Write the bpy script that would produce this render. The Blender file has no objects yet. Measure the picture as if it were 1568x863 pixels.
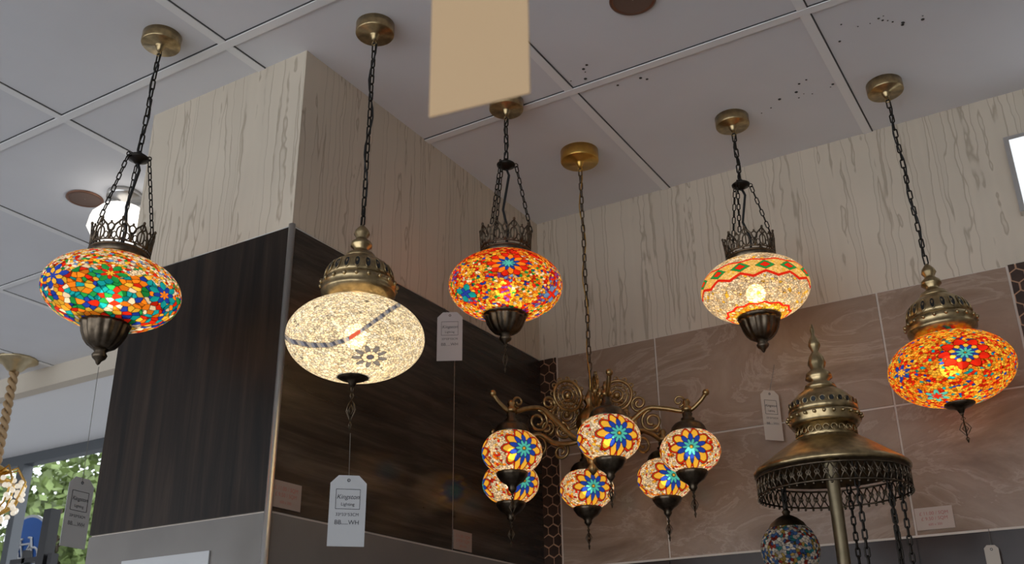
import bpy, math, random
import numpy as np
from mathutils import Vector, Matrix, kdtree, Quaternion
random.seed(7); RNG=np.random.default_rng(5)
sc=bpy.context.scene
pi=math.pi

# ------------------------------------------------------------------ materials
def new_mat(name):
    m=bpy.data.materials.new(name); m.use_nodes=True
    nt=m.node_tree
    for n in list(nt.nodes): nt.nodes.remove(n)
    out=nt.nodes.new('ShaderNodeOutputMaterial')
    return m,nt,out
def N(nt,t,**k):
    n=nt.nodes.new(t)
    for a,b in k.items():
        if a in n.inputs: n.inputs[a].default_value=b
        else: setattr(n,a,b)
    return n
def pbr(name,col,rough=.5,metal=0.,noise=.0,nscale=20,bump=0.,emis=None,spec=.5):
    m,nt,out=new_mat(name)
    p=N(nt,'ShaderNodeBsdfPrincipled')
    p.inputs['Roughness'].default_value=rough; p.inputs['Metallic'].default_value=metal
    p.inputs['Specular IOR Level'].default_value=spec
    p.inputs['Base Color'].default_value=(*col,1)
    tc=N(nt,'ShaderNodeTexCoord')
    if noise>0 or bump>0:
        nz=N(nt,'ShaderNodeTexNoise'); nz.inputs['Scale'].default_value=nscale; nz.inputs['Detail'].default_value=5
        nt.links.new(tc.outputs['Object'],nz.inputs['Vector'])
        if noise>0:
            r=N(nt,'ShaderNodeValToRGB')
            r.color_ramp.elements[0].position=.3; r.color_ramp.elements[1].position=.7
            r.color_ramp.elements[0].color=(*[c*(1-noise) for c in col],1)
            r.color_ramp.elements[1].color=(*[min(1,c*(1+noise)) for c in col],1)
            nt.links.new(nz.outputs['Fac'],r.inputs['Fac']); nt.links.new(r.outputs['Color'],p.inputs['Base Color'])
        if bump>0:
            b=N(nt,'ShaderNodeBump'); b.inputs['Strength'].default_value=bump; b.inputs['Distance'].default_value=.002
            nt.links.new(nz.outputs['Fac'],b.inputs['Height']); nt.links.new(b.outputs['Normal'],p.inputs['Normal'])
    if emis:
        p.inputs['Emission Color'].default_value=(*emis[0],1); p.inputs['Emission Strength'].default_value=emis[1]
    nt.links.new(p.outputs[0],out.inputs[0])
    return m
def emit(name,col,s):
    m,nt,out=new_mat(name); e=N(nt,'ShaderNodeEmission'); e.inputs[0].default_value=(*col,1); e.inputs[1].default_value=s
    nt.links.new(e.outputs[0],out.inputs[0]); return m

def wallpaper():
    m,nt,out=new_mat('cream_wallpaper'); p=N(nt,'ShaderNodeBsdfPrincipled'); p.inputs['Roughness'].default_value=.75
    tc=N(nt,'ShaderNodeTexCoord'); mp=N(nt,'ShaderNodeMapping'); mp.inputs['Scale'].default_value=(26,26,.85)
    nt.links.new(tc.outputs['Object'],mp.inputs['Vector'])
    nw=N(nt,'ShaderNodeTexNoise'); nw.inputs['Scale'].default_value=14; nw.inputs['Detail'].default_value=2
    nt.links.new(tc.outputs['Object'],nw.inputs['Vector'])
    va=N(nt,'ShaderNodeVectorMath',operation='MULTIPLY_ADD'); va.inputs[1].default_value=(.42,.42,0)
    nt.links.new(nw.outputs['Color'],va.inputs[0]); nt.links.new(mp.outputs[0],va.inputs[2])
    nz=N(nt,'ShaderNodeTexNoise'); nz.inputs['Scale'].default_value=1.; nz.inputs['Detail'].default_value=1.5; nz.inputs['Roughness'].default_value=.45
    nt.links.new(va.outputs[0],nz.inputs['Vector'])
    r=N(nt,'ShaderNodeValToRGB'); cr=r.color_ramp
    base=(.63,.545,.43); dark=(.43,.355,.265)
    cr.elements[0].position=0; cr.elements[0].color=(*base,1)
    cr.elements[1].position=1; cr.elements[1].color=(*base,1)
    for c0 in (.42,.56):
        for d,c in ((-.020,base),(0,dark),(.014,[b*1.05 for b in base])):
            e=cr.elements.new(c0+d); e.color=(*c,1)
    nt.links.new(nz.outputs['Fac'],r.inputs['Fac'])
    n2=N(nt,'ShaderNodeTexNoise'); n2.inputs['Scale'].default_value=3; nt.links.new(tc.outputs['Object'],n2.inputs['Vector'])
    mx=N(nt,'ShaderNodeMixRGB'); mx.blend_type='MULTIPLY'; mx.inputs[0].default_value=.2
    nt.links.new(r.outputs[0],mx.inputs[1]); nt.links.new(n2.outputs['Fac'],mx.inputs[2])
    nt.links.new(mx.outputs[0],p.inputs['Base Color'])
    b=N(nt,'ShaderNodeBump'); b.inputs['Strength'].default_value=.2; b.inputs['Distance'].default_value=.002
    nt.links.new(r.outputs[0],b.inputs['Height']); nt.links.new(b.outputs[0],p.inputs['Normal'])
    nt.links.new(p.outputs[0],out.inputs[0]); return m
def woodtile(name,scale,c0,c1,rough=.22,spec=.3):
    m,nt,out=new_mat(name); p=N(nt,'ShaderNodeBsdfPrincipled'); p.inputs['Roughness'].default_value=rough
    p.inputs['Specular IOR Level'].default_value=spec
    tc=N(nt,'ShaderNodeTexCoord'); mp=N(nt,'ShaderNodeMapping'); mp.inputs['Scale'].default_value=scale
    nt.links.new(tc.outputs['Object'],mp.inputs['Vector'])
    nz=N(nt,'ShaderNodeTexNoise'); nz.inputs['Scale'].default_value=1.; nz.inputs['Detail'].default_value=9; nz.inputs['Roughness'].default_value=.65; nz.inputs['Distortion'].default_value=.6
    nt.links.new(mp.outputs[0],nz.inputs['Vector'])
    r=N(nt,'ShaderNodeValToRGB'); cr=r.color_ramp
    cr.elements[0].position=.32; cr.elements[0].color=(*c0,1); cr.elements[1].position=.72; cr.elements[1].color=(*c1,1)
    e=cr.elements.new(.5); e.color=(*[(a*.7+b*.3) for a,b in zip(c0,c1)],1)
    nt.links.new(nz.outputs['Fac'],r.inputs['Fac']); nt.links.new(r.outputs[0],p.inputs['Base Color'])
    nt.links.new(p.outputs[0],out.inputs[0]); return m
def marble():
    m,nt,out=new_mat('pink_marble_tile'); p=N(nt,'ShaderNodeBsdfPrincipled'); p.inputs['Roughness'].default_value=.25
    p.inputs['Specular IOR Level'].default_value=.3
    tc=N(nt,'ShaderNodeTexCoord'); mp=N(nt,'ShaderNodeMapping'); mp.inputs['Scale'].default_value=(2.2,2.2,4.6); mp.inputs['Rotation'].default_value=(0,.5,0)
    nt.links.new(tc.outputs['Object'],mp.inputs['Vector'])
    nz=N(nt,'ShaderNodeTexNoise'); nz.inputs['Scale'].default_value=1.3; nz.inputs['Detail'].default_value=8; nz.inputs['Roughness'].default_value=.62; nz.inputs['Distortion'].default_value=1.0
    nt.links.new(mp.outputs[0],nz.inputs['Vector'])
    r=N(nt,'ShaderNodeValToRGB'); cr=r.color_ramp
    cr.elements[0].position=.25; cr.elements[0].color=(.17,.105,.068,1); cr.elements[1].position=.78; cr.elements[1].color=(.40,.295,.215,1)
    e=cr.elements.new(.42); e.color=(.26,.175,.12,1)
    e=cr.elements.new(.49); e.color=(.32,.228,.165,1)
    e=cr.elements.new(.505); e.color=(.38,.28,.21,1)
    e=cr.elements.new(.53); e.color=(.29,.20,.142,1)
    nt.links.new(nz.outputs['Fac'],r.inputs['Fac']); nt.links.new(r.outputs[0],p.inputs['Base Color'])
    nt.links.new(p.outputs[0],out.inputs[0]); return m
def glassmosaic(name,em=.2,transp=.10):
    m,nt,out=new_mat(name)
    at=N(nt,'ShaderNodeAttribute'); at.attribute_name='Col'
    tl=N(nt,'ShaderNodeBsdfTranslucent'); tr=N(nt,'ShaderNodeBsdfTransparent'); df=N(nt,'ShaderNodeBsdfDiffuse')
    for s_ in (tl,tr,df): nt.links.new(at.outputs['Color'],s_.inputs['Color'])
    m0=N(nt,'ShaderNodeMixShader'); m0.inputs[0].default_value=.2
    nt.links.new(tl.outputs[0],m0.inputs[1]); nt.links.new(df.outputs[0],m0.inputs[2])
    m1=N(nt,'ShaderNodeMixShader'); m1.inputs[0].default_value=transp
    nt.links.new(m0.outputs[0],m1.inputs[1]); nt.links.new(tr.outputs[0],m1.inputs[2])
    em_=N(nt,'ShaderNodeEmission'); em_.inputs[1].default_value=em; nt.links.new(at.outputs['Color'],em_.inputs[0])
    ad=N(nt,'ShaderNodeAddShader'); nt.links.new(m1.outputs[0],ad.inputs[0]); nt.links.new(em_.outputs[0],ad.inputs[1])
    gl=N(nt,'ShaderNodeBsdfGlossy'); gl.inputs['Roughness'].default_value=.18
    tc=N(nt,'ShaderNodeTexCoord'); vo=N(nt,'ShaderNodeTexVoronoi'); vo.inputs['Scale'].default_value=120
    nt.links.new(tc.outputs['Object'],vo.inputs['Vector'])
    b=N(nt,'ShaderNodeBump'); b.inputs['Strength'].default_value=.5; b.inputs['Distance'].default_value=.002
    nt.links.new(vo.outputs['Distance'],b.inputs['Height']); nt.links.new(b.outputs[0],gl.inputs['Normal'])
    lw=N(nt,'ShaderNodeLayerWeight'); lw.inputs[0].default_value=.15
    mm=N(nt,'ShaderNodeMath',operation='MULTIPLY'); mm.inputs[1].default_value=.35; nt.links.new(lw.outputs['Fresnel'],mm.inputs[0])
    m2=N(nt,'ShaderNodeMixShader'); nt.links.new(mm.outputs[0],m2.inputs[0]); nt.links.new(ad.outputs[0],m2.inputs[1]); nt.links.new(gl.outputs[0],m2.inputs[2])
    nt.links.new(m2.outputs[0],out.inputs[0]); return m

M={}
M['paper']=wallpaper()
M['ceil']=pbr('ceiling_panel',(.72,.725,.75),.8,noise=.03,nscale=4,bump=.15)
M['bar']=pbr('ceiling_grid_bar',(.84,.84,.84),.5)
M['gapshadow']=pbr('ceiling_grid_gap_shadow',(.08,.08,.08),.9)  # gap and its shadow line beside each bar, put in as dark colour
M['woodR']=woodtile('dark_wood_tile_side',(5,2.2,26),(.013,.010,.008),(.090,.070,.054))
M['woodL']=woodtile('dark_wood_tile_front',(30,5,1.6),(.008,.006,.005),(.045,.029,.019),.34,.16)
M['marble']=marble()
M['grout']=pbr('tile_grout',(.62,.54,.46),.8)
M['greytile']=pbr('grey_gloss_tile',(.20,.183,.165),.2,noise=.1,nscale=6,spec=.3)
M['browntile']=pbr('brown_gloss_tile',(.045,.03,.024),.22,noise=.25,nscale=8,spec=.3)
M['chrome']=pbr('steel_trim',(.62,.60,.57),.28,1.)
M['brass']=pbr('antique_brass',(.40,.30,.16),.30,1.,noise=.35,nscale=60)
M['brassdark']=pbr('aged_bronze',(.13,.10,.07),.36,1.,noise=.4,nscale=70)
M['brasslight']=pbr('satin_brass',(.55,.45,.28),.35,1.,noise=.12,nscale=40)
M['gold']=pbr('gold_brass',(.66,.40,.10),.3,1.,noise=.15,nscale=40)
M['armbrass']=pbr('ornate_brass',(.38,.25,.11),.3,1.,noise=.3,nscale=60)
M['iron']=pbr('dark_chain_metal',(.035,.03,.025),.42,.9)
M['cable']=pbr('black_cable',(.010,.010,.010),.5)
M['glass']=glassmosaic('mosaic_glass',.14)
M['glassW']=glassmosaic('crackle_glass',.26,.08)
M['glassoff']=glassmosaic('mosaic_glass_unlit',.03,.10)
M['bulb']=emit('warm_bulb',(1,.74,.44),21)
M['bulbS']=emit('warm_bulb_small',(1,.72,.42),17)
M['tag']=pbr('tag_card',(.50,.50,.50),.6)
M['card']=pbr('beige_tag_card',(.60,.40,.215),.7)
M['tag_brown_lit']=pbr('tag_card_brown_lit',(.55,.48,.40),.7)  # copy of tag_card with the brownish light on it put into the colour
M['ink']=pbr('tag_ink',(.05,.05,.06),.7)
M['sticker']=pbr('price_sticker',(.34,.26,.22),.6)
M['stickerL']=pbr('price_sticker_light',(.48,.38,.31),.6)
M['pinkink']=pbr('sticker_ink',(.40,.13,.11),.7)
M['string']=pbr('tag_string',(.18,.17,.15),.8)
M['hexa']=pbr('hex_mosaic_brown',(.055,.03,.02),.25,.2,noise=.4,nscale=30)
M['copper']=pbr('hex_mosaic_copper',(.50,.27,.15),.4,.1)
M['floor']=pbr('floor_tile',(.33,.32,.32),.35,noise=.1,nscale=3)
M['wall']=pbr('plain_wall',(.50,.46,.41),.8)
M['soffit']=pbr('soffit_cream',(.62,.55,.45),.8)
M['soffitw']=pbr('soffit_white',(.88,.88,.88),.8)
M['frame']=pbr('window_frame_grey',(.09,.10,.11),.45)
M['black']=pbr('black_metal',(.012,.012,.014),.4)
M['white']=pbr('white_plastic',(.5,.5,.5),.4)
M['blue']=pbr('sign_blue',(.02,.10,.36),.5)
M['led']=emit('led_diffuser',(.92,.96,1),1.1)
M['spot']=pbr('ceiling_pit',(.05,.045,.04),.9)

# ------------------------------------------------------------------ mesh builder
class MB:
    def __init__(s): s.v=[];s.f=[];s.m=[];s.sm=[]
    def add(s,V,F_,mi=0,smooth=True):
        o=len(s.v); s.v.extend([tuple(map(float,x)) for x in V])
        for f in F_: s.f.append(tuple(i+o for i in f)); s.m.append(mi); s.sm.append(smooth)
    def tube(s,path,r,n=6,closed=False,mi=0,r1=None):
        P=[Vector(p) for p in path]; k=len(P); V=[];
        up=None
        for i in range(k):
            if closed: t=(P[(i+1)%k]-P[i-1])
            else: t=P[min(i+1,k-1)]-P[max(i-1,0)]
            t=t.normalized() if t.length>0 else Vector((0,0,1))
            if up is None:
                up=Vector((0,0,1)) if abs(t.z)<.9 else Vector((1,0,0))
            a=(up-t*up.dot(t)); 
            if a.length<1e-6: a=Vector((1,0,0))-t*t.x
            a.normalize(); up=a; b=t.cross(a)
            rr=r if r1 is None else r+(r1-r)*i/(k-1)
            for j in range(n):
                q=2*pi*j/n; V.append(P[i]+a*(rr*math.cos(q))+b*(rr*math.sin(q)))
        F_=[]
        for i in range(k if closed else k-1):
            i2=(i+1)%k
            for j in range(n):
                j2=(j+1)%n; F_.append((i*n+j,i*n+j2,i2*n+j2,i2*n+j))
        if not closed:
            F_.append(tuple(range(n))[::-1]); F_.append(tuple((k-1)*n+j for j in range(n)))
        s.add(V,F_,mi)
    def lathe(s,prof,seg=40,c=(0,0),flute=0,amp=0.,mi=0,cap=True):
        V=[];k=len(prof)
        for r,z in prof:
            for j in range(seg):
                q=2*pi*j/seg; rr=r*(1+amp*abs(math.cos(flute*q/2))) if flute else r
                V.append((c[0]+rr*math.cos(q),c[1]+rr*math.sin(q),z))
        F_=[]
        for i in range(k-1):
            for j in range(seg):
                j2=(j+1)%seg; F_.append((i*seg+j,(i+1)*seg+j,(i+1)*seg+j2,i*seg+j2))
        if cap:
            F_.append(tuple(range(seg))); F_.append(tuple((k-1)*seg+j for j in range(seg))[::-1])
        s.add(V,F_,mi)
    def box(s,a,b,mi=0):
        x0,y0,z0=a;x1,y1,z1=b
        V=[(x0,y0,z0),(x1,y0,z0),(x1,y1,z0),(x0,y1,z0),(x0,y0,z1),(x1,y0,z1),(x1,y1,z1),(x0,y1,z1)]
        s.add(V,[(0,3,2,1),(4,5,6,7),(0,1,5,4),(1,2,6,5),(2,3,7,6),(3,0,4,7)],mi,False)
    def sphere(s,c,r,n=16,m=10,sz=1.,mi=0):
        V=[];F_=[]
        for i in range(m+1):
            th=pi*i/m
            for j in range(n):
                q=2*pi*j/n; V.append((c[0]+r*math.sin(th)*math.cos(q),c[1]+r*math.sin(th)*math.sin(q),c[2]+r*sz*math.cos(th)))
        for i in range(m):
            for j in range(n):
                j2=(j+1)%n; F_.append((i*n+j,(i+1)*n+j,(i+1)*n+j2,i*n+j2))
        s.add(V,F_,mi)
    def ring(s,c,R,r,n=40,k=6,mi=0,axis='z'):
        pts=[]
        for i in range(n):
            q=2*pi*i/n
            if axis=='z': pts.append((c[0]+R*math.cos(q),c[1]+R*math.sin(q),c[2]))
            else: pts.append(Vector(c)+axis[0]*(R*math.cos(q))+axis[1]*(R*math.sin(q)))
        s.tube(pts,r,k,True,mi)
    def chain(s,P0,P1,ll=.026,w=.0125,r=.0015,mi=0):
        P0=Vector(P0);P1=Vector(P1); d=(P1-P0); L=d.length; d.normalize()
        pitch=ll-3.2*r; n=max(1,round(L/pitch)); pitch=L/n
        a=d.orthogonal().normalized(); b=d.cross(a)
        a,b=(a+b).normalized(),(b-a).normalized()
        for i in range(n):
            c=P0+d*(pitch*(i+.5)); s_=a if i%2==0 else b
            pts=[]
            hw=w/2-r; hl=ll/2-r-hw
            for k in range(12):
                q=2*pi*k/12+pi/12
                x=hw*math.cos(q); y=hw*math.sin(q)+(hl if math.sin(q)>0 else -hl)
                pts.append(c+s_*x+d*y)
            s.tube(pts,r,5,True,mi)
    def build(s,name,mats,parent=None,loc=None):
        me=bpy.data.meshes.new(name); me.from_pydata(s.v,[],s.f); 
        for m in mats: me.materials.append(m)
        me.polygons.foreach_set('material_index',s.m); me.polygons.foreach_set('use_smooth',s.sm); me.update()
        o=bpy.data.objects.new(name,me); sc.collection.objects.link(o)
        if parent: o.parent=parent
        if loc: o.location=loc
        return o
def empty(name,loc,quat=None):
    e=bpy.data.objects.new(name,None); e.empty_display_size=.05; sc.collection.objects.link(e); e.location=loc
    if quat: e.rotation_mode='QUATERNION'; e.rotation_quaternion=quat
    return e

# ------------------------------------------------------------------ camera
yaw,pit,roll=-0.541,0.407,-0.012
cy,sy=math.cos(yaw),math.sin(yaw); cp,sp=math.cos(pit),math.sin(pit)
Fv=Vector((sy*cp,cy*cp,sp)); Rv=Vector((cy,-sy,0)); Uv=Rv.cross(Fv)
cr_,sr_=math.cos(roll),math.sin(roll)
Rv,Uv=Rv*cr_+Uv*sr_, -Rv*sr_+Uv*cr_
cam=bpy.data.cameras.new('camera'); co=bpy.data.objects.new('camera',cam); sc.collection.objects.link(co)
mw=Matrix(((Rv.x,Uv.x,-Fv.x,0),(Rv.y,Uv.y,-Fv.y,0),(Rv.z,Uv.z,-Fv.z,1.47),(0,0,0,1))); co.matrix_world=mw
cam.sensor_width=36; cam.lens=36*1539/1568; cam.clip_start=.05
cam.dof.use_dof=True; cam.dof.focus_distance=2.05; cam.dof.aperture_fstop=11
sc.camera=co
EYE=Vector((0,0,1.47))

# ------------------------------------------------------------------ room
ZC=2.9; XC=-1.4025; YB=2.4915; YC=1.418; XL=-1.922
ZT=2.442; ZL=1.836
b=MB(); b.box((-9,-3.2,-.1),(2.6,3.3,0)); b.build('floor',[M['floor']])
b=MB(); b.box((-9,-3.2,ZC),(2.6,2.545,ZC+.1))
gx=[-.375-.5855*i for i in range(-5,14)]; gy=[2.49-.594*i for i in range(1,10)]
for x in gx: b.box((x-.011,-3.2,ZC-.003),(x+.011,2.545,ZC),1); b.box((x+.011,-3.2,ZC-.0012),(x+.0145,2.545,ZC),2)
for y in gy: b.box((-9,y-.011,ZC-.0035),(2.6,y+.011,ZC),1); b.box((-9,y-.0145,ZC-.0012),(2.6,y-.011,ZC),2)
b.build('ceiling',[M['ceil'],M['bar'],M['gapshadow']])
b=MB()
for cx,cyy,n,sp_ in ((-.247,2.018,9,.04),(-.17,2.05,5,.03),(-.88,1.84,7,.04),(-.82,1.94,3,.03),(-.45,2.215,5,.03),(-.52,2.19,4,.04),(-.60,2.235,4,.04)):
    for i in range(n):
        r=random.uniform(.0015,.0048)
        b.sphere((cx+random.gauss(0,sp_),cyy+random.gauss(0,sp_*.45),ZC-.0005),r,8,5,.3)
b.build('ceiling_chips',[M['spot']])

b=MB()
b.box((XC,YB,ZT),(2.6,YB+.1,ZC),0)
b.box((XC,YB,0),(2.6,YB+.1,ZL),1)
b.box((XC,YB-.001,ZL),(2.6,YB+.1,ZT),2)
xs=[-1.343,-1.0296,-.4213,-.118]
g=.005
for i in range(3):
    for z0,z1 in ((ZL,2.146),(2.146,ZT)):
        b.box((xs[i]+g/2,YB-.004,z0+g/2),(xs[i+1]-g/2,YB+.004,z1-g/2),3)
for x0 in (-.055,.553,1.161,1.769):
    for z0,z1 in ((ZL,2.146),(2.146,ZT)): b.box((x0+g,YB-.004,z0+g),(min(x0+.608,2.6)-g,YB+.004,z1-g),3)
for x0 in (-1.0296-.608,-1.0296,-.4213,.187,.795,1.4):
    b.box((max(x0,XC)+.002,YB-.004,1.23),(min(x0+.608,2.6)-.002,YB,ZL-.003),1)
b.build('wall_back',[M['paper'],M['browntile'],M['grout'],M['marble']])
def hexstrip(name,x0,x1,z0,z1,y):
    b=MB(); b.box((x0,y+.001,z0),(x1,y+.003,z1),1)
    R=.0185; dx=R*math.sqrt(3); dz=1.5*R
    k=0; z=z0+R
    while z<z1:
        x=x0+(dx/2 if k%2 else 0)
        while x<=x1+dx/2:
            pts=[]
            for j in range(6):
                q=pi/6+j*pi/3; pts.append((min(max(x+R*.87*math.cos(q),x0),x1),min(max(z+R*.87*math.sin(q),z0),z1)))
            if max(p[0] for p in pts)-min(p[0] for p in pts)>.004:
                V=[(p[0],y+.001,p[1]) for p in pts]+[(p[0],y-.003,p[1]) for p in pts]
                b.add(V,[(6,7,8,9,10,11)]+[(j,(j+1)%6,6+(j+1)%6,6+j) for j in range(6)],0,False)
            x+=dx
        z+=dz; k+=1
    return b.build(name,[M['hexa'],M['copper']])
hexstrip('trim_1',XC+.001,-1.346,1.2,ZT,YB-.004)
hexstrip('trim_2',-.115,-.058,1.2,ZT,YB-.004)

b=MB()
b.box((XL,YC,ZT),(XC,YB+.05,ZC),0)
b.box((XL,YC+.004,0),(XC+.0005,YB+.05,ZT),1)
b.box((XL,YC-.002,ZL),(XC,YC+.004,ZT),2)
for y0,y1 in ((YC,2.039-.002),(2.039+.002,YB)):
    b.box((XC-.004,y0,ZL),(XC+.002,y1,ZT),3)
b.box((XL,YC-.002,0),(XC,YC+.004,ZL-.004),4)
b.box((XC-.004,YC,0),(XC+.002,YB,ZL-.004),4)
b.build('wall_column',[M['paper'],M['grout'],M['woodL'],M['woodR'],M['greytile']])
b=MB(); b.tube([(XC+.001,YC-.001,0),(XC+.001,YC-.001,ZT+.004)],.0075,12)
b.tube([(XL,YC-.002,ZT),(XC,YC-.002,ZT)],.0012,6); b.tube([(XC+.002,YC,ZT),(XC+.002,YB-.005,ZT)],.0012,6)
b.build('trim_3',[M['chrome']])
b=MB(); b.box((XC+.003,YB-.006,ZL-.003),(2.6,YB-.003,ZL+.002)); b.build('trim_4',[M['grout']])

b=MB(); b.box((2.6,-3.2,0),(2.7,2.6,ZC)); b.build('wall_right',[M['wall']])
b=MB(); b.box((-9.1,-3.2,0),(-9,3.3,ZC)); b.build('wall_left',[M['wall']])
b=MB(); b.box((-9,-3.3,0),(2.6,-3.2,.5)); b.box((-9,-3.3,2.7),(2.6,-3.2,ZC))
for x in (-9,-6,-3,0,2.5): b.box((x,-3.28,.5),(x+.08,-3.22,2.7))
b.build('wall_front',[M['frame']])
b=MB(); b.box((-9,2.545,2.81),(XL,2.60,ZC+.1)); b.build('trim_5',[M['soffit']])
b=MB(); b.box((-9,2.60,2.815),(XL+.02,3.35,2.9)); b.build('trim_6',[M['soffitw']])
b=MB(); b.box((-9,3.28,0),(XL,3.36,.9)); b.box((-2.6,3.28,.9),(XL,3.36,2.815))
b.build('wall_window',[M['wall']])
b=MB()
b.box((-9,3.27,2.76),(-2.6,3.33,2.815)); b.box((-9,3.27,.9),(-2.6,3.33,.95))
for x in (-8.2,-5.14,-3.6,-2.65): b.box((x,3.27,.95),(x+.05,3.33,2.76))
b.build('window_1',[M['frame']])

b=MB(); b.box((-.062,YB-.03,2.2+.36),(.9,YB-.004,2.765),1)
b.box((-.05,YB-.033,2.573),(.88,YB-.03,2.753),0)
b.build('window_2',[M['led'],M['chrome']])

# ------------------------------------------------------------------ outdoors
def tree(name,c,R):
    b=MB(); b.tube([(c[0],c[1],0),(c[0]+.1,c[1],c[2]-R*.3),(c[0],c[1],c[2]+R*.4)],.16,8,mi=1,r1=.04)
    V=[];F_=[]
    blobs=[(Vector(c)+Vector((random.gauss(0,R*.45),random.gauss(0,R*.4),random.gauss(0,R*.45))),R*random.uniform(.25,.5)) for _ in range(22)]
    for p,r in blobs:
        for _ in range(260):
            d=Vector((random.gauss(0,1),random.gauss(0,1),random.gauss(0,1))).normalized()
            q=p+d*r*random.uniform(.75,1.05); a=Vector((random.gauss(0,1),random.gauss(0,1),random.gauss(0,1))).normalized(); bb=a.orthogonal().normalized()
            s_=random.uniform(.05,.1); o=len(V)
            V+= [q+a*s_,q+bb*s_*.6,q-a*s_,q-bb*s_*.6]; F_.append((o,o+1,o+2,o+3))
    b.add(V,F_,0,False)
    for p,r in blobs: b.tube([(c[0],c[1],c[2]-R*.5),tuple(p)],.03,5,mi=1)
    return b.build(name,[pbr(name+'_leaf',(.13,.18,.05),.6,noise=.6,nscale=3),pbr(name+'_bark',(.10,.07,.05),.8)])
tree('tree',(-13.6,9.6,3.9),1.7)
tree('tree',(-17.5,12.6,3.2),1.8)
b=MB(); b.box((-60,3.4,-.2),(30,60,-.1)); b.build('street_ground',[pbr('asphalt',(.16,.16,.165),.8,noise=.2,nscale=2)])
b=MB(); b.box((-22,20,-.1),(-6,26,4.6),0)
for i in range(8): b.box((-21.3+i*1.9,19.93,2.2),(-20.1+i*1.9,20,3.6),1)
b.box((-22.2,19.8,4.6),(-5.8,26,4.8),0)
b.build('street_building',[pbr('render_facade',(.40,.39,.37),.8),pbr('facade_glass',(.06,.08,.1),.1)])
e=empty('bicycle_sign',(-5.29,3.5,2.33))
b=MB()
def disc(b,c,r,y0,y1,mi,n=48):
    V=[(c[0]+r*math.cos(2*pi*j/n),y0,c[1]+r*math.sin(2*pi*j/n)) for j in range(n)]+[(c[0]+r*math.cos(2*pi*j/n),y1,c[1]+r*math.sin(2*pi*j/n)) for j in range(n)]
    b.add(V,[tuple(range(n)),tuple(range(n,2*n))[::-1]]+[(j,n+j,n+(j+1)%n,(j+1)%n) for j in range(n)],mi,False)
disc(b,(0,0),.21,0,.01,1); disc(b,(0,0),.195,-.004,0,0)
X=Vector((1,0,0));Z=Vector((0,0,1))
for cx in (-.085,.085): b.ring((cx,-.012,-.03),.052,.006,24,6,1,(X,Z))
for p,q in (((-.085,-.03),(-.03,.045)),((-.03,.045),(.06,.045)),((-.03,.045),(0,-.03)),((0,-.03),(.06,.045)),((-.085,-.03),(0,-.03)),((.085,-.03),(.055,.075)),((-.04,.07),(-.03,.045)),((-.06,.075),(-.02,.075)),((.03,.08),(.06,.075))):
    b.tube([(p[0],-.012,p[1]),(q[0],-.012,q[1])],.006,6,mi=1)
b.build('sign_plate',[M['blue'],M['white']],e)
b=MB(); b.tube([(0,.03,-2.33),(0,.03,.2)],.025,10); b.build('sign_post',[M['frame']],e)

# ------------------------------------------------------------------ mosaic globes
WHITE=(1,.92,.76);CREAM=(1,.82,.52);YEL=(1,.64,.07);ORA=(1,.30,.02);RED=(.80,.03,.012);DRED=(.45,.015,.01)
BLU=(.02,.07,.62);TEAL=(.01,.42,.55);TURQ=(.10,.70,.75);GRN=(.02,.38,.10);LBLU=(.15,.35,.85);PUR=(.22,.06,.40)
def fib(n,jit):
    i=np.arange(n)+.5; z=1-2*i/n; ph=i*pi*(3-5**.5); r=np.sqrt(1-z*z)
    P=np.stack([r*np.cos(ph),r*np.sin(ph),z],1); P+=RNG.normal(0,jit/math.sqrt(n),P.shape)
    return P/np.linalg.norm(P,axis=1,keepdims=True)
def cells(n,pts,pal,w,grout=.26):
    seeds=fib(n,1.0); kd=kdtree.KDTree(n)
    for i,p in enumerate(seeds): kd.insert(p,i)
    kd.balance()
    w=np.array(w,float); w/=w.sum()
    cid=RNG.choice(len(pal),n,p=w); br=RNG.uniform(.6,1.3,n)
    palA=np.array(pal)[cid]*br[:,None]
    cs=math.sqrt(4*pi/n)
    out=np.empty((len(pts),3))
    for k,p in enumerate(pts):
        (a,i,d1),(c,j,d2)=kd.find_n(p,2)
        out[k]=palA[i] if (d2-d1)>grout*cs*.5 else palA[i]*.28
    return out
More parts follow.
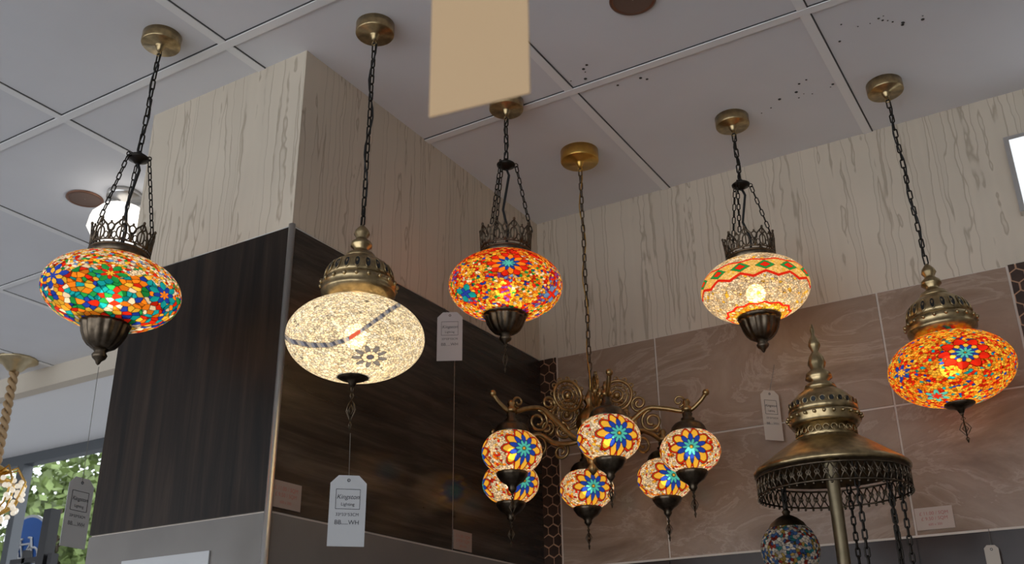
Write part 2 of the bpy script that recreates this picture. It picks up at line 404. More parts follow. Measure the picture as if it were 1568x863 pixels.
def globe(name,parent,c,a,bb,spec,nu=620,nv=260,mat=None,viewp=EYE,zlo=-.93,zhi=.93,worldc=None):
    th0=math.acos(zhi); th1=math.acos(zlo)
    u=np.arange(nu)*2*pi/nu; t=np.linspace(th0,th1,nv)
    T,Uu=np.meshgrid(t,u,indexing='ij')
    n=np.stack([np.sin(T)*np.cos(Uu),np.sin(T)*np.sin(Uu),np.cos(T)],-1).reshape(-1,3)
    pos=n*np.array([a,a,bb])
    V=np.array(viewp-worldc); V/=np.linalg.norm(V)
    Rr=np.cross(np.array([0,0,1.]),V); Rr/=np.linalg.norm(Rr); Up=np.cross(V,Rr)
    hh=math.sqrt((bb*math.hypot(V[0],V[1]))**2+(a*V[2])**2)
    sx=pos@Rr/a; sy_=pos@Up/hh
    nor=n/np.array([a,a,bb]); nor/=np.linalg.norm(nor,axis=1,keepdims=True); face=nor@V
    lon=np.arctan2(n@Rr,n@np.array([V[0],V[1],0])); lat=n[:,2]
    col=np.zeros((len(n),3))
    zone=spec['zone'](lon,lat,sx,sy_,face)
    for zi,(cnt,pal,w) in enumerate(spec['cells']):
        k=np.where(zone==zi)[0]
        if len(k): col[k]=cells(cnt,n[k],pal,w)
    for fl in spec.get('flowers',[]):
        fx,fy,size,npet,cols=fl[:5]
        for mir in ((1,-1) if len(fl)<6 else (1,)):
            if mir==1: i=np.argmin(np.where(face>0,(sx-fx)**2+(sy_-fy)**2,9))
            cdir=n[i].copy()
            if mir==-1: cdir[0]*=-1; cdir[1]*=-1
            e1=np.cross([0,0,1.],cdir); e1/=np.linalg.norm(e1); e2=np.cross(cdir,e1)
            dx=n@e1; dy=n@e2; fr=n@cdir
            r=np.where(fr>0,np.sqrt(dx*dx+dy*dy),9)/size; th=np.arctan2(dy,dx)
            for kk,(R0,R1,colr,ph) in enumerate(cols):
                q=np.abs(np.cos(npet*th/2+ph)); B=R0+(R1-R0)*q**1.3
                k=r<B; col[k]=np.array(colr)*(1+.12*np.sin(th[k]*npet+kk))[:,None]
                k=(np.abs(r-B)<.03); col[k]*=.25
                k=(r<B)&(r>R0*.5)&(q<.10); col[k]*=.35
    if 'over' in spec: spec['over'](col,lon,lat,sx,sy_,face)
    col=np.clip(col,0,1.3)
    me=bpy.data.meshes.new(name)
    idx=np.arange(nv*nu).reshape(nv,nu)
    q=np.stack([idx[:-1],idx[1:],np.roll(idx[1:],-1,1),np.roll(idx[:-1],-1,1)],-1).reshape(-1,4)
    me.vertices.add(len(n)); me.vertices.foreach_set('co',(pos+np.array(c)).ravel())
    me.loops.add(q.size); me.loops.foreach_set('vertex_index',q.ravel())
    me.polygons.add(len(q)); me.polygons.foreach_set('loop_start',np.arange(len(q))*4); me.polygons.foreach_set('loop_total',np.full(len(q),4))
    me.polygons.foreach_set('use_smooth',np.ones(len(q),bool))
    at=me.color_attributes.new('Col','FLOAT_COLOR','POINT')
    at.data.foreach_set('color',np.concatenate([col,np.ones((len(col),1))],1).ravel())
    me.update(); me.materials.append(mat or M['glass'])
    o=bpy.data.objects.new(name,me); sc.collection.objects.link(o); o.parent=parent
    return o
def tri(x): return 2*np.abs(x-np.floor(x+.5))

specA=dict(zone=lambda lon,lat,sx,sy,f: np.where(lat>-.34+.34*tri(lon*7/(2*pi)),0,1),
  cells=[(4200,[WHITE,YEL,RED,ORA,GRN,LBLU],[.38,.18,.16,.15,.08,.05]),(1150,[ORA,BLU,TEAL,YEL,RED,GRN,WHITE],[.22,.14,.14,.16,.12,.11,.11])],
  flowers=[(-.06,.42,.24,6,[(.3,1.0,GRN,0),(.2,.6,RED,pi/2),(.15,.3,YEL,0)]),(.72,.12,.30,6,[(.35,1.0,TEAL,0),(.3,.7,BLU,pi/2),(.15,.35,ORA,0)]),
   (-.80,.16,.30,6,[(.35,1.0,BLU,0),(.3,.7,YEL,pi/2),(.15,.35,BLU,0)])])
def overB(col,lon,lat,sx,sy,f):
    xs_=np.array([-1,-.9,-.6,-.35,-.1,.1,.28,.42,.55,.7]); ys_=np.array([-.02,-.12,-.18,-.16,-.02,.20,.42,.60,.74,.86])
    yc=np.interp(sx,xs_,ys_); d=np.abs(sy-yc)
    band=(f>0)&(d<.045)&(sx<.6)
    seg=(np.floor((sx+sy*.5)*22)%3).astype(int)
    pal=np.array([(.20,.23,.32),(.07,.08,.13),(.33,.32,.32)]); col[band]=pal[seg[band]]
    k=band&(sx>-.08)&(sx<.06); col[k]=(.30,.06,.04)
    k=(f>0)&(d>=.045)&(d<.06)&(sx<.6); col[k]*=.4
specB=dict(zone=lambda lon,lat,sx,sy,f: np.zeros(len(lon),int),
  cells=[(5200,[(1,.93,.74),(1,.88,.64),(.85,.76,.58),(1,.97,.86)],[.4,.3,.15,.15])],
  flowers=[(.22,-.36,.25,9,[(.35,1.0,(.20,.20,.22),0),(.45,.5,(.95,.85,.62),0),(.2,.2,(.12,.12,.17),0)],1)],over=overB)
specC=dict(zone=lambda lon,lat,sx,sy,f: np.where(lat>.28,1,np.where((tri(lon*6/(2*pi)+.5)>.72)&(lat<.2),2,0)),
  cells=[(4400,[YEL,ORA,RED,WHITE,BLU,GRN],[.40,.22,.18,.10,.05,.05]),(4200,[RED,ORA,YEL,DRED],[.4,.3,.2,.1]),(3800,[PUR,RED,YEL,LBLU,ORA],[.22,.25,.22,.12,.19])],
  flowers=[(.05,.58,.36,9,[(.70,1.0,RED,pi/2),(.45,.85,ORA,0),(.28,.55,BLU,pi/2),(.15,.34,TURQ,0)]),(-.68,-.18,.24,4,[(.35,1.0,TEAL,pi/2),(.2,.6,BLU,0)]),(.80,-.2,.22,4,[(.35,1.0,LBLU,pi/2),(.2,.6,RED,0)])])
def overE(col,lon,lat,sx,sy,f):
    u=lon*13/(2*pi)
    z=-.22+.13*tri(u)
    z2=.30+.06*tri(u+.5)
    mid=(z+z2)/2+.02; w=(lat-mid)/.17; d=np.abs(w)+np.abs((u-np.floor(u))-.5)*2.4
    k=(lat>z)&(lat<z2); col[k]=col[k]*.35+np.array(YEL)*.6
    k=d<.95; col[k]=np.array(GRN)
    k=d<.55; col[k]=np.array(RED)
    k=(np.abs(d-.95)<.06)|(np.abs(d-.55)<.05); col[k]*=.3
    k=np.abs(lat-z)<.04; col[k]=np.array(RED)*.9
    k=np.abs(lat-z2)<.03; col[k]=np.array(RED)
    z3=-.84+.03*tri(u); k=np.abs(lat-z3)<.015; col[k]=np.array(RED)
specE=dict(zone=lambda lon,lat,sx,sy,f: np.where(lat<-.82,1,0),
  cells=[(4000,[WHITE,CREAM,YEL,(.75,.62,.45)],[.50,.25,.06,.19]),(3600,[YEL,CREAM,ORA],[.5,.3,.2])],over=overE)
specF=dict(zone=lambda lon,lat,sx,sy,f: np.zeros(len(lon),int),
  cells=[(4200,[ORA,YEL,RED,BLU,TEAL],[.33,.38,.21,.03,.05])],
  flowers=[(.24,.34,.40,9,[(.72,1.0,RED,pi/2),(.45,.62,YEL,0),(.22,.55,BLU,pi/2),(.14,.38,TURQ,0),(.05,.05,YEL,0)]),
           (-.75,.1,.2,6,[(.3,1.,BLU,0),(.2,.5,YEL,0)]),(-.3,-.6,.2,6,[(.3,1.,TURQ,0),(.2,.5,RED,0)])])
def specD(rot):
    def over(col,lon,lat,sx,sy,f):
        L=(lon+rot)*3/(2*pi); L=L-np.round(L); y_=(lat+.12)*.85; x_=L*2*pi/3; th=np.arctan2(y_,x_); r=np.hypot(y_,x_)/.72
        q=np.abs(np.cos(10*th/2)); q2=np.abs(np.sin(10*th/2))
        for R0,R1,c,qq in ((.80,1.12,RED,q),(.62,1.02,YEL,q),(.40,.72,BLU,q2),(.20,.42,TURQ,q),(.08,.08,YEL,q)):
            B=R0+(R1-R0)*qq**1.2; k=r<B; col[k]=np.array(c); k=np.abs(r-B)<.035; col[k]*=.3
            k=(r<B)&(r>R0*.8)&(qq<.12); col[k]*=.4
    return dict(zone=lambda lon,lat,sx,sy,f: np.zeros(len(lon),int),cells=[(1500,[WHITE,CREAM,ORA,RED,YEL],[.50,.22,.12,.08,.08])],over=over)

# ------------------------------------------------------------------ lamp part helpers (local frame, z=-L)
def canopy(e,r=.043,h=.027,mat='brass'):
    b=MB(); b.lathe([(r,0),(r,-h*.92),(r*.97,-h),(.012,-h),(.011,-h-.004),(.007,-h-.012),(.004,-h-.018)],48)
    b.ring((0,0,-h-.022),.006,.0016,16,6,0,(Vector((1,0,0)),Vector((0,0,1))))
    b.build('canopy',[M[mat]],e)
def crown(b,z0,r,h,n=9,flare=.06,mi=0,tr=.0018):
    def P(u,t):
        rr=r*(1+flare*t*t); return (rr*math.cos(u),rr*math.sin(u),z0+h*t)
    for t,rr in ((0,tr*1.5),(.14,tr),):
        b.tube([P(2*pi*i/48,t) for i in range(48)],rr,6,True,mi)
    w=pi/n
    for k in range(n):
        u0=2*pi*k/n
        def path(pts,closed=False,r_=tr): b.tube([P(u0+w*x,y) for x,y in pts],r_,5,closed,mi)
        path([(.40*math.cos(q),.42+.24*math.sin(q)) for q in np.linspace(0,2*pi,12,endpoint=False)],True)
        path([(-.95,.14),(-.88,.45),(-.62,.70),(-.25,.84),(0,.96),(.25,.84),(.62,.70),(.88,.45),(.95,.14)],r_=tr*1.2)
        path([(0,.14),(0,.66),(0,.95)],r_=tr*.9)
        path([(.28*math.cos(q),.80+.12*math.sin(q)) for q in np.linspace(0,2*pi,8,endpoint=False)],True)
        path([(1+.34*math.cos(q),.60+.16*math.sin(q)) for q in np.linspace(0,2*pi,10,endpoint=False)],True)
        path([(1,.14),(1,.5)]); path([(1,.74),(1,.84)],r_=tr*1.3)
        for x,y in ((-.6,.3),(.6,.3)): path([(x+.22*math.cos(q),y+.13*math.sin(q)) for q in np.linspace(0,2*pi,8,endpoint=False)],True,tr*.8)
        c=P(u0,.99); b.sphere(c,tr*1.8,8,6,1.2,mi)
def ornament(b,z0,L,w=.011,mi=0,r=.0009):
    X=Vector((1,0,0));Y=Vector((0,1,0));Z=Vector((0,0,1))
    for A in (X,Y):
        def path(pts,closed=True): b.tube([A*x+Z*(z0-L*y) for x,y in pts],r,5,closed,mi)
        path([(.003*math.cos(q),.06+.06*math.sin(q)) for q in np.linspace(0,2*pi,8,endpoint=False)])
        path([(0,.12),(w*.35,.22),(0,.32),(-w*.35,.22)])
        path([(0,.30),(w*.55,.42),(w*.9,.55),(w*.5,.66),(0,.80),(-w*.5,.66),(-w*.9,.55),(-w*.55,.42)])
        path([(0,.42),(w*.45,.55),(0,.68),(-w*.45,.55)])
        path([(0,.80),(w*.25,.88),(0,1.),(-w*.25,.88)])
def bulb(e,z,s=1.,mat='bulb'):
    b=MB(); b.sphere((0,0,z),.023*s,20,14,1.1); b.build('bulb',[M[mat]],e)
    b=MB(); b.lathe([(.012*s,z+.022*s),(.013*s,z+.05*s)],16); b.build('bulb_socket',[M['brassdark']],e)

def orient(T,G):
    d=(Vector(G)-Vector(T)).normalized(); return Vector((0,0,-1)).rotation_difference(d)

def lamp_crown(T,G,hub,crb,h,cup,fin,a,bb,spec,orn=0.,name='mosaic_pendant_lamp'):
    T=Vector(T);G=Vector(G); L=(G-T).length; crt=crb-h
    e=empty(name,T,orient(T,G)); canopy(e)
    b=MB(); b.chain((0,0,-.05),(0,0,-hub+.012),.029,.0135,.0019); 
    b.build('chain',[M['iron']],e)
    b=MB(); b.tube([(.004*math.sin(i*.9),.004*math.cos(i*.7),-.03-(hub-.03)*i/14) for i in range(15)],.0018,6)
    b.tube([(0,0,-hub-.01),(.006,.004,-(hub+.03)),(-.008,0,-(hub+crb)/2),(.006,0,-crt),(0,0,-crb-.01)],.0032,8)
    b.build('cable',[M['cable']],e)
    b=MB(); b.lathe([(.004,-hub+.016),(.008,-hub+.01),(.018,-hub+.004),(.023,-hub),(.022,-hub-.004),(.012,-hub-.008),(.006,-hub-.014)],28)
    for k in range(3):
        q=2*pi*k/3+.5; b.ring((.024*math.cos(q),.024*math.sin(q),-hub-.003),.005,.0014,12,5,0,(Vector((math.cos(q),math.sin(q),0)),Vector((0,0,1))))
    b.build('hub',[M['iron']],e)
    rc=.059
    b=MB()
    for k in range(3):
        q=2*pi*k/3+.5; b.chain((.025*math.cos(q),.025*math.sin(q),-hub-.006),(rc*1.03*math.cos(q),rc*1.03*math.sin(q),-crt-.006),.021,.0105,.0014)
    b.build('suspension_chains',[M['iron']],e)
    b=MB(); crown(b,-crb+.004,rc,h)
    b.lathe([(rc*.98,-crb+.006),(rc*1.02,-crb+.002),(rc*1.02,-crb-.006),(rc*.97,-crb-.012),(rc*.93,-crb-.014)],40)
    b.lathe([(rc*.98,-crb+.003),(.02,-crb+.008)],40,cap=False)
    b.build('filigree_crown',[M['brassdark']],e)
    globe('glass_globe',e,(0,0,-L),a,bb,spec,worldc=G,zlo=-.955,zhi=.93)
    H=fin-cup; b=MB()
    P=[(.047,0),(.050,.02),(.050,.10),(.047,.16),(.044,.22),(.041,.36),(.034,.52),(.026,.62),(.016,.68),(.011,.74),(.015,.80),(.013,.86),(.006,.92),(.004,.97),(.001,1.)]
    b.lathe([(r,-cup-H*t) for r,t in P[:4]],72,flute=24,amp=.03)
    b.lathe([(r*.97,-cup-H*t) for r,t in P[3:9]],72,flute=14,amp=.10)
    b.lathe([(r,-cup-H*t) for r,t in P[8:]],20)
    b.build('base_cup',[M['brassdark']],e)
    if orn:
        b=MB(); ornament(b,-fin+.003,orn,.008); b.build('hanging_ornament',[M['brassdark']],e)
    bulb(e,-L-.012)
    return e
def lamp_cap(T,G,top,rim,disc_,orn0,orn1,a,bb,spec,mat='glass',name='mosaic_pendant_lamp'):
    T=Vector(T);G=Vector(G); L=(G-T).length
    e=empty(name,T,orient(T,G)); canopy(e)
    b=MB(); b.chain((0,0,-.05),(0,0,-top),.027,.0125,.0018); b.build('chain',[M['iron']],e)
    b=MB(); b.tube([(.005*math.sin(i*.9),.005*math.cos(i*.7),-.03-(top-.03)*i/20) for i in range(21)],.0018,6); b.build('cable',[M['cable']],e)
    H=rim-top; K=1.06
    P=[(.003,0),(.007,.03),(.013,.08),(.015,.13),(.010,.18),(.012,.21),(.019,.25),(.020,.30),(.013,.34),(.015,.38),(.026,.42),(.029,.46),(.031,.48)]
    b=MB(); b.lathe([(r*K,-top-H*t) for r,t in P],36,flute=12,amp=.04)
    P=[(.031,.48),(.040,.52),(.052,.58),(.060,.66),(.063,.74),(.062,.80)]
    b.lathe([(r*K,-top-H*t) for r,t in P],64,flute=20,amp=.035)
    P=[(.066,.80),(.070,.83),(.071,.88),(.067,.91),(.070,.93),(.069,.97),(.060,1.02),(.053,1.07)]
    b.lathe([(r*K,-top-H*t) for r,t in P],64)
    for k in range(20):
        q=2*pi*k/20; c,s_=math.cos(q),math.sin(q)
        b.sphere((.0715*K*c,.0715*K*s_,-top-H*.855),.0042,8,6,1.2)
        n_=Vector((c,s_,0)); t_=Vector((-s_,c,0))
        pts=[]
        for j in range(12):
            w=2*pi*j/12; zz=.68+.085*math.sin(w); rr=K*np.interp(zz,[.58,.66,.74,.8],[.054,.062,.0655,.065])
            pts.append(n_*rr+t_*(.0056*math.cos(w))+Vector((0,0,-top-H*zz)))
        b.tube(pts,.0014,5,True)
        V=[n_*(K*np.interp(.68+.07*math.sin(w),[.58,.66,.74,.8],[.054,.062,.0655,.065])+.001)+t_*(.0043*math.cos(w))+Vector((0,0,-top-H*(.68+.07*math.sin(w)))) for w in np.linspace(0,2*pi,10,endpoint=False)]
        b.add(V,[tuple(range(10))],1,False)
    b.build('pierced_cap',[M['brass'],M['cable']],e)
    globe('glass_globe',e,(0,0,-L),a,bb,spec,worldc=G,mat=M[mat],zlo=-.975,zhi=.90)
    b=MB(); z=-disc_
    b.lathe([(.022,z+.014),(.030,z+.008),(.031,z+.002),(.024,z-.002),(.014,z-.005),(.008,z-.009),(.005,z-.016)],36,flute=12,amp=.04)
    b.build('base_disc',[M['brassdark']],e)
    b=MB(); ornament(b,-orn0+.004,orn1-orn0,.013,r=.0011); b.build('hanging_ornament',[M['brassdark']],e)
    bulb(e,-L+.005)
    return e
lamp_crown((-1.644,1.203,2.9),(-1.656,1.186,2.264),.322,.556,.056,.690,.792,.135,.074,specA)
lamp_crown((-1.120,1.847,2.9),(-1.125,1.843,2.390),.184,.430,.064,.575,.655,.133,.079,specC,orn=.07)
lamp_crown((-.661,2.226,2.9),(-.652,2.229,2.411),.200,.410,.058,.555,.651,.130,.078,specE)
lamp_cap((-1.209,1.429,2.9),(-1.214,1.424,2.149),.504,.664,.832,.852,.938,.135,.082,specB,'glassW',name='crackle_glass_pendant_lamp')
lamp_cap((-.286,2.280,2.9),(-.258,2.283,2.152),.496,.668,.832,.850,.916,.132,.080,specF)

# ------------------------------------------------------------------ chandelier
Tc=Vector((-1.079,2.166,2.9)); Gc=Vector((-1.076,2.167,2.208))
e=empty('mosaic_chandelier',Tc); canopy(e,.052,.034,'gold')
b=MB(); b.chain((0,0,-.055),(.003,.001,-.70),.027,.0125,.0018); b.build('chain',[M['brassdark']],e)
b=MB(); b.tube([(.005*math.sin(i*.9),.005*math.cos(i*.7),-.03-(.67)*i/24) for i in range(25)],.0016,6); b.build('cable',[M['gold']],e)
b=MB()
P=[(.004,-.685),(.010,-.70),(.016,-.715),(.010,-.725),(.020,-.74),(.032,-.755),(.036,-.775),(.028,-.795),(.016,-.81),(.026,-.825),(.028,-.84),(.014,-.86),(.010,-.875),(.014,-.885),(.002,-.90)]
b.lathe(P,40,flute=10,amp=.06)
b.build('center_baluster',[M['armbrass']],e)
def bez(p,n=8):
    out=[];P=[Vector(x) for x in p]; P=[P[0]*2-P[1]]+P+[P[-1]*2-P[-2]]
    for i in range(1,len(P)-2):
        for k in range(n):
            t=k/n; a,b_,c,d=P[i-1:i+3]
            out.append(.5*((2*b_)+(c-a)*t+(2*a-5*b_+4*c-d)*t*t+(3*b_-a-3*c+d)*t**3))
    out.append(P[-2]); return out
arms=[(-1.20,1.982,2.035),(-.952,1.989,2.035),(-.846,2.205,2.035),(-.973,2.351,2.012),(-1.196,2.353,2.012),(-1.300,2.14,2.002)]
for k,g_ in enumerate(arms):
    g_=Vector(g_)-Tc; hx=Vector((g_.x,g_.y,0)); R=hx.length; u=hx/R; Z=Vector((0,0,1)); zg=g_.z
    zt=zg+.100
    ax0=Vector((.003,.001,0))
    P_=lambda r,z: ax0+u*r+Z*z
    b=MB()
    b.tube(bez([P_(.012,-.80),P_(.05,-.815),P_(.10,zt-.012),P_(.14,zt+.014),(P_(.18,zt+.010)),P_(R,zt-.003),P_(R+.03,zt+.014),P_(R+.048,zt+.034)],6),.0075,10,r1=.005)
    b.sphere(P_(R+.049,zt+.037),.0085,10,8)
    b.lathe([(.006,zt+.026),(.010,zt+.018),(.007,zt+.010),(.013,zt+.004),(.013,zt-.004)],20,(P_(R,0).x,P_(R,0).y))
    def scroll(c0,c1,rad,turns,sgn,start,tr=.0038):
        pts=[]
        for i in range(int(16*turns)+1):
            q=start+sgn*2*pi*i/16; rr=rad*(1-.75*i/(16*turns)); pts.append(P_(c0+rr*math.cos(q),c1+rr*math.sin(q)))
        b.tube(pts,tr,6)
    scroll(.150,zt-.018,.028,1.6,1,pi/2); scroll(.120,zt+.030,.020,1.5,-1,-pi/2); scroll(R-.018,zt+.024,.015,1.3,1,-pi/2,.0028)
    scroll(.085,zt-.035,.022,1.5,1,pi/2)
    mc=P_(.066,zt+.056)
    b.ring(mc,.038,.0042,36,8,0,(u,Z)); b.ring(mc,.015,.0034,24,7,0,(u,Z)); b.ring(mc,.027,.0024,28,6,0,(u,Z))
    b.sphere(mc,.009,12,8)
    for j in range(12):
        q=2*pi*j/12; d=u*math.cos(q)+Z*math.sin(q); t_=-u*math.sin(q)+Z*math.cos(q)
        b.tube([mc+d*.015,mc+d*.026+t_*.0055,mc+d*.037,mc+d*.026-t_*.0055],.0018,5,True)
        b.ring(mc+d*.043,.0052,.0020,8,5,0,(u,Z))
    b.build('arm',[M['armbrass']],e)
    b=MB(); c=(P_(R,0).x,P_(R,0).y)
    b.lathe([(.006,zt-.002),(.012,zt-.010),(.010,zt-.018),(.016,zt-.022),(.014,zt-.027),(.030,zt-.034),(.038,zt-.043),(.041,zt-.052),(.043,zt-.056),(.038,zt-.062)],40,c,flute=16,amp=.04)
    zb=zg-.044
    b.lathe([(.033,zb),(.036,zb-.006),(.034,zb-.012),(.026,zb-.024),(.014,zb-.032),(.009,zb-.038),(.010,zb-.043),(.003,zb-.052)],40,c,flute=12,amp=.05)
    b.build('globe_holder',[M['brassdark']],e)
    b=MB(); ornament(b,zb-.048,.062,.010,r=.0012); 
    o=b.build('hanging_ornament',[M['brassdark']],e); o.location=(c[0],c[1],0)
    o=globe('glass_globe',e,(c[0],c[1],zg),.071,.055,specD([-.42,-.35,-.05,-.3,-.25,-.5][k]),nu=300,nv=130,worldc=Tc+Vector((c[0],c[1],zg)),zlo=-.9,zhi=.85)
    b=MB(); b.sphere((c[0],c[1],zg-.004),.0125,16,10,1.1); b.build('bulb',[M['bulbS']],e)

# ------------------------------------------------------------------ brass lantern floor lamp
ox,oy=-.476,2.0
e=empty('brass_dome_floor_lamp',(ox,oy,0))
b=MB()
b.lathe([(.002,2.210),(.005,2.198),(.003,2.186),(.010,2.174),(.012,2.163),(.006,2.150),(.014,2.138),(.018,2.124),(.013,2.112),(.024,2.102),(.026,2.092),(.018,2.085),(.028,2.078),(.032,2.068)],32,flute=10,amp=.04)
b.lathe([(.032,2.068),(.046,2.058),(.060,2.042),(.066,2.026),(.066,2.015)],72,flute=24,amp=.03)
b.lathe([(.070,2.015),(.072,2.010),(.068,2.004),(.070,1.998),(.064,1.990)],48)
b.lathe([(.056,1.990),(.054,1.975),(.060,1.965)],48,flute=24,amp=.05)
b.lathe([(.064,1.965),(.080,1.954),(.102,1.939),(.124,1.923),(.142,1.911),(.148,1.904),(.147,1.898),(.141,1.897),(.100,1.92),(.02,1.935)],96,flute=32,amp=.012)
for k in range(24):
    q=2*pi*k/24; n_=Vector((math.cos(q),math.sin(q),0)); t_=Vector((-math.sin(q),math.cos(q),0))
    b.ring(n_*.0655+Vector((0,0,2.034)),.0058,.0013,10,5,0,(t_,Vector((0,0,1))))
    V=[n_*.0672+t_*(.0042*math.cos(w))+Vector((0,0,2.034+.0052*math.sin(w))) for w in np.linspace(0,2*pi,10,endpoint=False)]
    b.add(V,[tuple(range(10))],1,False)
    b.sphere(n_*.072+Vector((0,0,2.008)),.004,8,6)
    b.ring(n_*.0585+Vector((0,0,1.978)),.006,.0013,10,5,0,(t_,Vector((0,0,1))))
b.build('pierced_dome',[M['brass'],M['cable']],e)
b=MB(); r=.144; z1,z0=1.899,1.858
for z in (z1,z0,z1-.008): b.ring((0,0,z),r,.0019,72,6)
n=56
for k in range(n):
    q0=2*pi*k/n;q1=2*pi*(k+1)/n;qm=(q0+q1)/2
    C=lambda q,z:(r*math.cos(q),r*math.sin(q),z)
    b.tube([C(q0,z1-.008),C(qm,(z1+z0)/2-.004),C(q1,z0)],.0015,5); b.tube([C(q1,z1-.008),C(qm,(z1+z0)/2-.004),C(q0,z0)],.0015,5)
    c=Vector(C(qm,(z1+z0)/2-.004)); t_=Vector((-math.sin(qm),math.cos(qm),0)); b.ring(c,.0045,.0014,8,5,0,(t_,Vector((0,0,1))))
    b.sphere(C(q0,z0-.004),.0028,6,5)
b.build('filigree_skirt',[M['brassdark']],e)
b=MB(); b.lathe([(.018,1.935),(.018,1.91),(.0125,1.905),(.0125,.12),(.02,.11),(.03,.09),(.05,.06),(.13,.03),(.15,.012),(.15,0)],40); b.build('pole_and_base',[M['brasslight']],e)
vd=math.atan2(-oy,-ox)
def mini(bparent,q,R,zt,zg,spec,lit=False):
    c=(R*math.cos(q),R*math.sin(q))
    b=MB(); b.chain((c[0],c[1],zt),(c[0],c[1],zg+.075),.022,.0115,.0018); b.build('suspension_chain',[M['iron']],bparent)
    b=MB()
    b.lathe([(.003,zg+.078),(.008,zg+.072),(.006,zg+.066),(.018,zg+.060),(.030,zg+.050),(.036,zg+.040),(.041,zg+.036),(.040,zg+.030),(.036,zg+.026)],36,c,flute=12,amp=.04)
    b.lathe([(.034,zg-.042),(.036,zg-.046),(.03,zg-.056),(.012,zg-.066),(.002,zg-.078)],36,c,flute=12,amp=.04)
    b.build('globe_holder',[M['brassdark']],bparent)
    globe('glass_globe',bparent,(c[0],c[1],zg),.055,.055,spec,nu=260,nv=130,mat=M['glassoff'],worldc=Vector((ox+c[0],oy+c[1],zg)),zlo=-.75,zhi=.75)
specM=dict(zone=lambda lon,lat,sx,sy,f: np.zeros(len(lon),int),cells=[(1100,[(.95,.85,.7),(.10,.2,.45),(.6,.4,.1),(.45,.06,.04),(.06,.3,.3)],[.48,.17,.15,.12,.08])])
mini(e,math.atan2(-.055,-.082),.100,1.895,1.752,specM)
for q in (vd+.35,vd+.95,vd+1.5,vd+2.1,vd-2.2,vd+2.9): mini(e,q,.122,1.895,1.60,specM)

# ------------------------------------------------------------------ tags
def text(s_,size,loc,parent,mat,rot=(pi/2,0,0),name='print',align='CENTER',shear=0):
    c=bpy.data.curves.new(name,'FONT'); c.body=s_; c.size=size; c.align_x=align; c.align_y='CENTER'; c.shear=shear
    c.materials.append(mat); o=bpy.data.objects.new(name,c); sc.collection.objects.link(o); o.parent=parent; o.location=loc; o.rotation_euler=rot; return o
def tag(name,c,w,h,az,strings,mat='tag',printed=True,tilt=0):
    e=empty(name,c); e.rotation_euler=(0,tilt,az)
    cl=w*.22; V=[(-w/2,-h/2),(w/2,-h/2),(w/2,h/2-cl),(w/2-cl,h/2),(-w/2+cl,h/2),(-w/2,h/2-cl)]
    b=MB(); t=.0004
    b.add([(x,-t,z) for x,z in V]+[(x,t,z) for x,z in V],[tuple(range(6)),tuple(range(6,12))[::-1]]+[(i,6+i,6+(i+1)%6,(i+1)%6) for i in range(6)],0,False)
    b.ring((0,-.0008,h/2-.009),.0024,.0007,14,5,1,(Vector((1,0,0)),Vector((0,0,1))))
    b.build('card',[M[mat],M['ink']],e)
    if printed:
        b=MB(); x0,x1,z0,z1=-w*.33,w*.33,h*.02,h*.30
        for z in (z0,z1): b.box((x0,-.0009,z-.0004),(x1,-.0005,z+.0004))
        for x in (x0,x1): b.box((x-.0004,-.0009,z0),(x+.0004,-.0005,z1))
        b.build('logo_box',[M['ink']],e)
        text('Kingston',w*.175,(0,-.001,h*.19),e,M['ink'],shear=.3); text('Lighting',w*.12,(0,-.001,h*.085),e,M['ink'])
        text('33*33*53CM',w*.12,(0,-.001,-h*.06),e,M['ink']); text('BB.....WH',w*.17,(0,-.001,-h*.17),e,M['ink'])
    inv=Matrix.Translation(Vector(c))@Matrix.Rotation(az,4,'Z')@Matrix.Rotation(tilt,4,'Y'); inv=inv.inverted()
    b=MB()
    for s_ in strings: b.tube([inv@Vector(s_),(0,0,h/2-.009)],.0006,5)
    b.build('string',[M['string']],e)
def az(c,off=0): return math.atan2(c[1],c[0])-pi/2+off
c=(-1.208,1.420,1.815); tag('price_tag',c,.066,.128,az(c,.05),[(-1.213,1.423,1.960)])
c=(-1.668,1.196,1.826); tag('price_tag',c,.060,.128,az(c,.75),[(-1.657,1.184,2.105)])
c=(-1.36,1.956,2.348); tag('price_tag',c,.064,.130,az(c,-.1),[(XC+.004,1.985,ZT)])
c=(-.713,2.455,2.16); tag('price_tag',c,.052,.130,az(c,.55),[(-.70,YB-.006,2.30)],'tag_brown_lit',True)
c=(-.268,2.462,1.775); tag('price_tag',c,.03,.05,az(c,.3),[(-.268,YB-.006,1.838)],'tag_brown_lit',False)
BL=Vector((-.305,.414,1.798)); BR=Vector((-.241,.424,1.798)); cc=(BL+BR)/2
e=empty('beige_price_tag',(cc.x,cc.y,1.798+.085)); e.rotation_euler=(0,0,math.atan2(BR.y-BL.y,BR.x-BL.x))
w=(BR-BL).length; b=MB(); h=.17; V=[(-w/2,-h/2),(w/2,-h/2),(w/2,h/2-.012),(w/2-.012,h/2),(-w/2+.012,h/2),(-w/2,h/2-.012)]
b.add([(x,-.0004,z) for x,z in V]+[(x,.0004,z) for x,z in V],[tuple(range(6)),tuple(range(6,12))[::-1]]+[(i,6+i,6+(i+1)%6,(i+1)%6) for i in range(6)],0,False)
b.build('card',[M['card']],e)
b=MB(); b.tube([(0,0,h/2-.01),(0,0,2.9-1.883)],.0006,5); b.build('string',[M['string']],e)

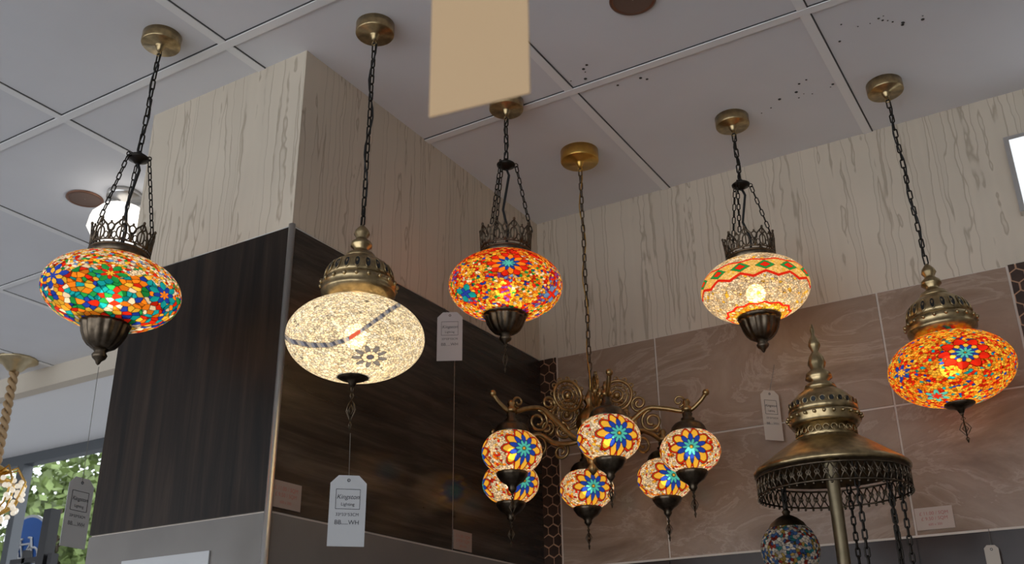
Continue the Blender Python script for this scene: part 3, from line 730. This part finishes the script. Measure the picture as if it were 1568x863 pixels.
def sticker(c,du,w,h,mt='sticker'):
    e=empty('price_sticker',c); az_=math.atan2(du[1],du[0]); e.rotation_euler=(0,0,az_)
    b=MB(); b.box((-w/2,-.0012,-h/2),(w/2,0,h/2)); b.build('label',[M[mt]],e)
    text('£ 11.00 / SQM',w*.13,(0,-.0016,h*.22),e,M['pinkink']); text('£ 9.50 / SQM',w*.13,(0,-.0016,-h*.02),e,M['pinkink']); text('600 x 300',w*.09,(0,-.0016,-h*.28),e,M['pinkink'])
sticker((XC+.0035,1.458,1.870),(0,1),.086,.052)
sticker((XC+.0035,2.079,1.862),(0,1),.080,.046)
sticker((-.376,YB-.0055,1.873),(1,0),.082,.050,'stickerL')
b=MB(); b.box((-1.80,YC-.006,1.55),(-1.545,YC-.003,1.772)); b.build('white_panel',[M['white']])  # plain white panel low on the column's front face

# ------------------------------------------------------------------ left background things
def downlight(c,r=.052):
    b=MB(); z=ZC
    b.lathe([(r*1.12,z-.0005),(r*1.14,z-.004),(r*.98,z-.006),(r*.93,z-.002)],40,c,cap=False)
    b.lathe([(r*.95,z-.0042),(r*.5,z-.0036),(.001,z-.0034)],40,c,mi=1,cap=False)
    return b.build('recessed_downlight',[pbr('downlight_rim',(.22,.11,.07),.35,.6),pbr('downlight_cavity',(.16,.10,.075),.6)])
downlight((-2.452,1.615),.047); downlight((-.679,1.655),.045)
e=empty('added_glare_light',(-2.33,1.66,2.9))  # added glowing fitting, stands in for the glare behind the left lamp's crown
b=MB(); b.lathe([(.05,0),(.05,-.02),(.01,-.025),(.008,-.05)],32); b.build('canopy',[M['chrome']],e)
b=MB(); b.lathe([(.02,-.045),(.06,-.055),(.085,-.085),(.09,-.12),(.07,-.155),(.03,-.175),(.001,-.18)],14)
for f in range(len(b.sm)): b.sm[f]=False
b.build('faceted_glare',[emit('glare_glow',(1,.95,.88),1.5)],e)
e=empty('crystal_pendant_lamp',(-3.94,2.41,2.9))
b=MB(); b.lathe([(.085,0),(.085,-.008),(.06,-.02),(.05,-.026),(.03,-.05),(.012,-.06)],40,flute=16,amp=.05); b.build('canopy',[M['brasslight']],e)
b=MB()
for s_ in (0,pi):
    b.tube([(.011*math.cos(s_+i*.55),.011*math.sin(s_+i*.55),-.05-.42*i/70) for i in range(71)],.010,7)
b.build('twisted_cord',[pbr('gold_cord',(.40,.26,.13),.6)],e)
b=MB()
b.lathe([(.02,-.46),(.05,-.48),(.02,-.50),(.07,-.52),(.08,-.53)],30,flute=10,amp=.1)
for k in range(10):
    q=2*pi*k/10; u=Vector((math.cos(q),math.sin(q),0))
    b.tube([u*.02+Vector((0,0,-.50)),u*.09+Vector((0,0,-.47)),u*.13+Vector((0,0,-.53)),u*.10+Vector((0,0,-.62)),u*.02+Vector((0,0,-.68))],.004,6)
b.build('gilt_frame',[M['gold']],e)
b=MB()
for k in range(90):
    q=random.uniform(0,2*pi); z=random.uniform(-.52,-.68); r=.12*math.sqrt(max(.05,1-((z+.58)/.12)**2)); b.sphere((r*math.cos(q),r*math.sin(q),z),.011,8,6)
b.build('crystal_beads',[pbr('crystal_bead',(.8,.8,.78),.05,emis=((1,.8,.5),.4))],e)
e=empty('black_display_stand',(-2.93,2.01,0))
b=MB(); b.box((-.018,-.018,.02),(.018,.018,2.09)); b.box((-.2,-.2,0),(.2,.2,.02))
b.box((-.16,-.012,1.93),(.0,.012,1.945)); b.box((.03,-.012,.02),(.05,.012,1.95)); b.box((-.1,-.012,.02),(-.085,.012,1.97))
b.build('frame',[M['black']],e)

# ------------------------------------------------------------------ light
w=bpy.data.worlds.new('sky'); sc.world=w; w.use_nodes=True
bg=w.node_tree.nodes['Background']; bg.inputs[0].default_value=(.88,.93,1,1); bg.inputs[1].default_value=2.6
sc.view_settings.view_transform='Standard'
sc.view_settings.look='None'
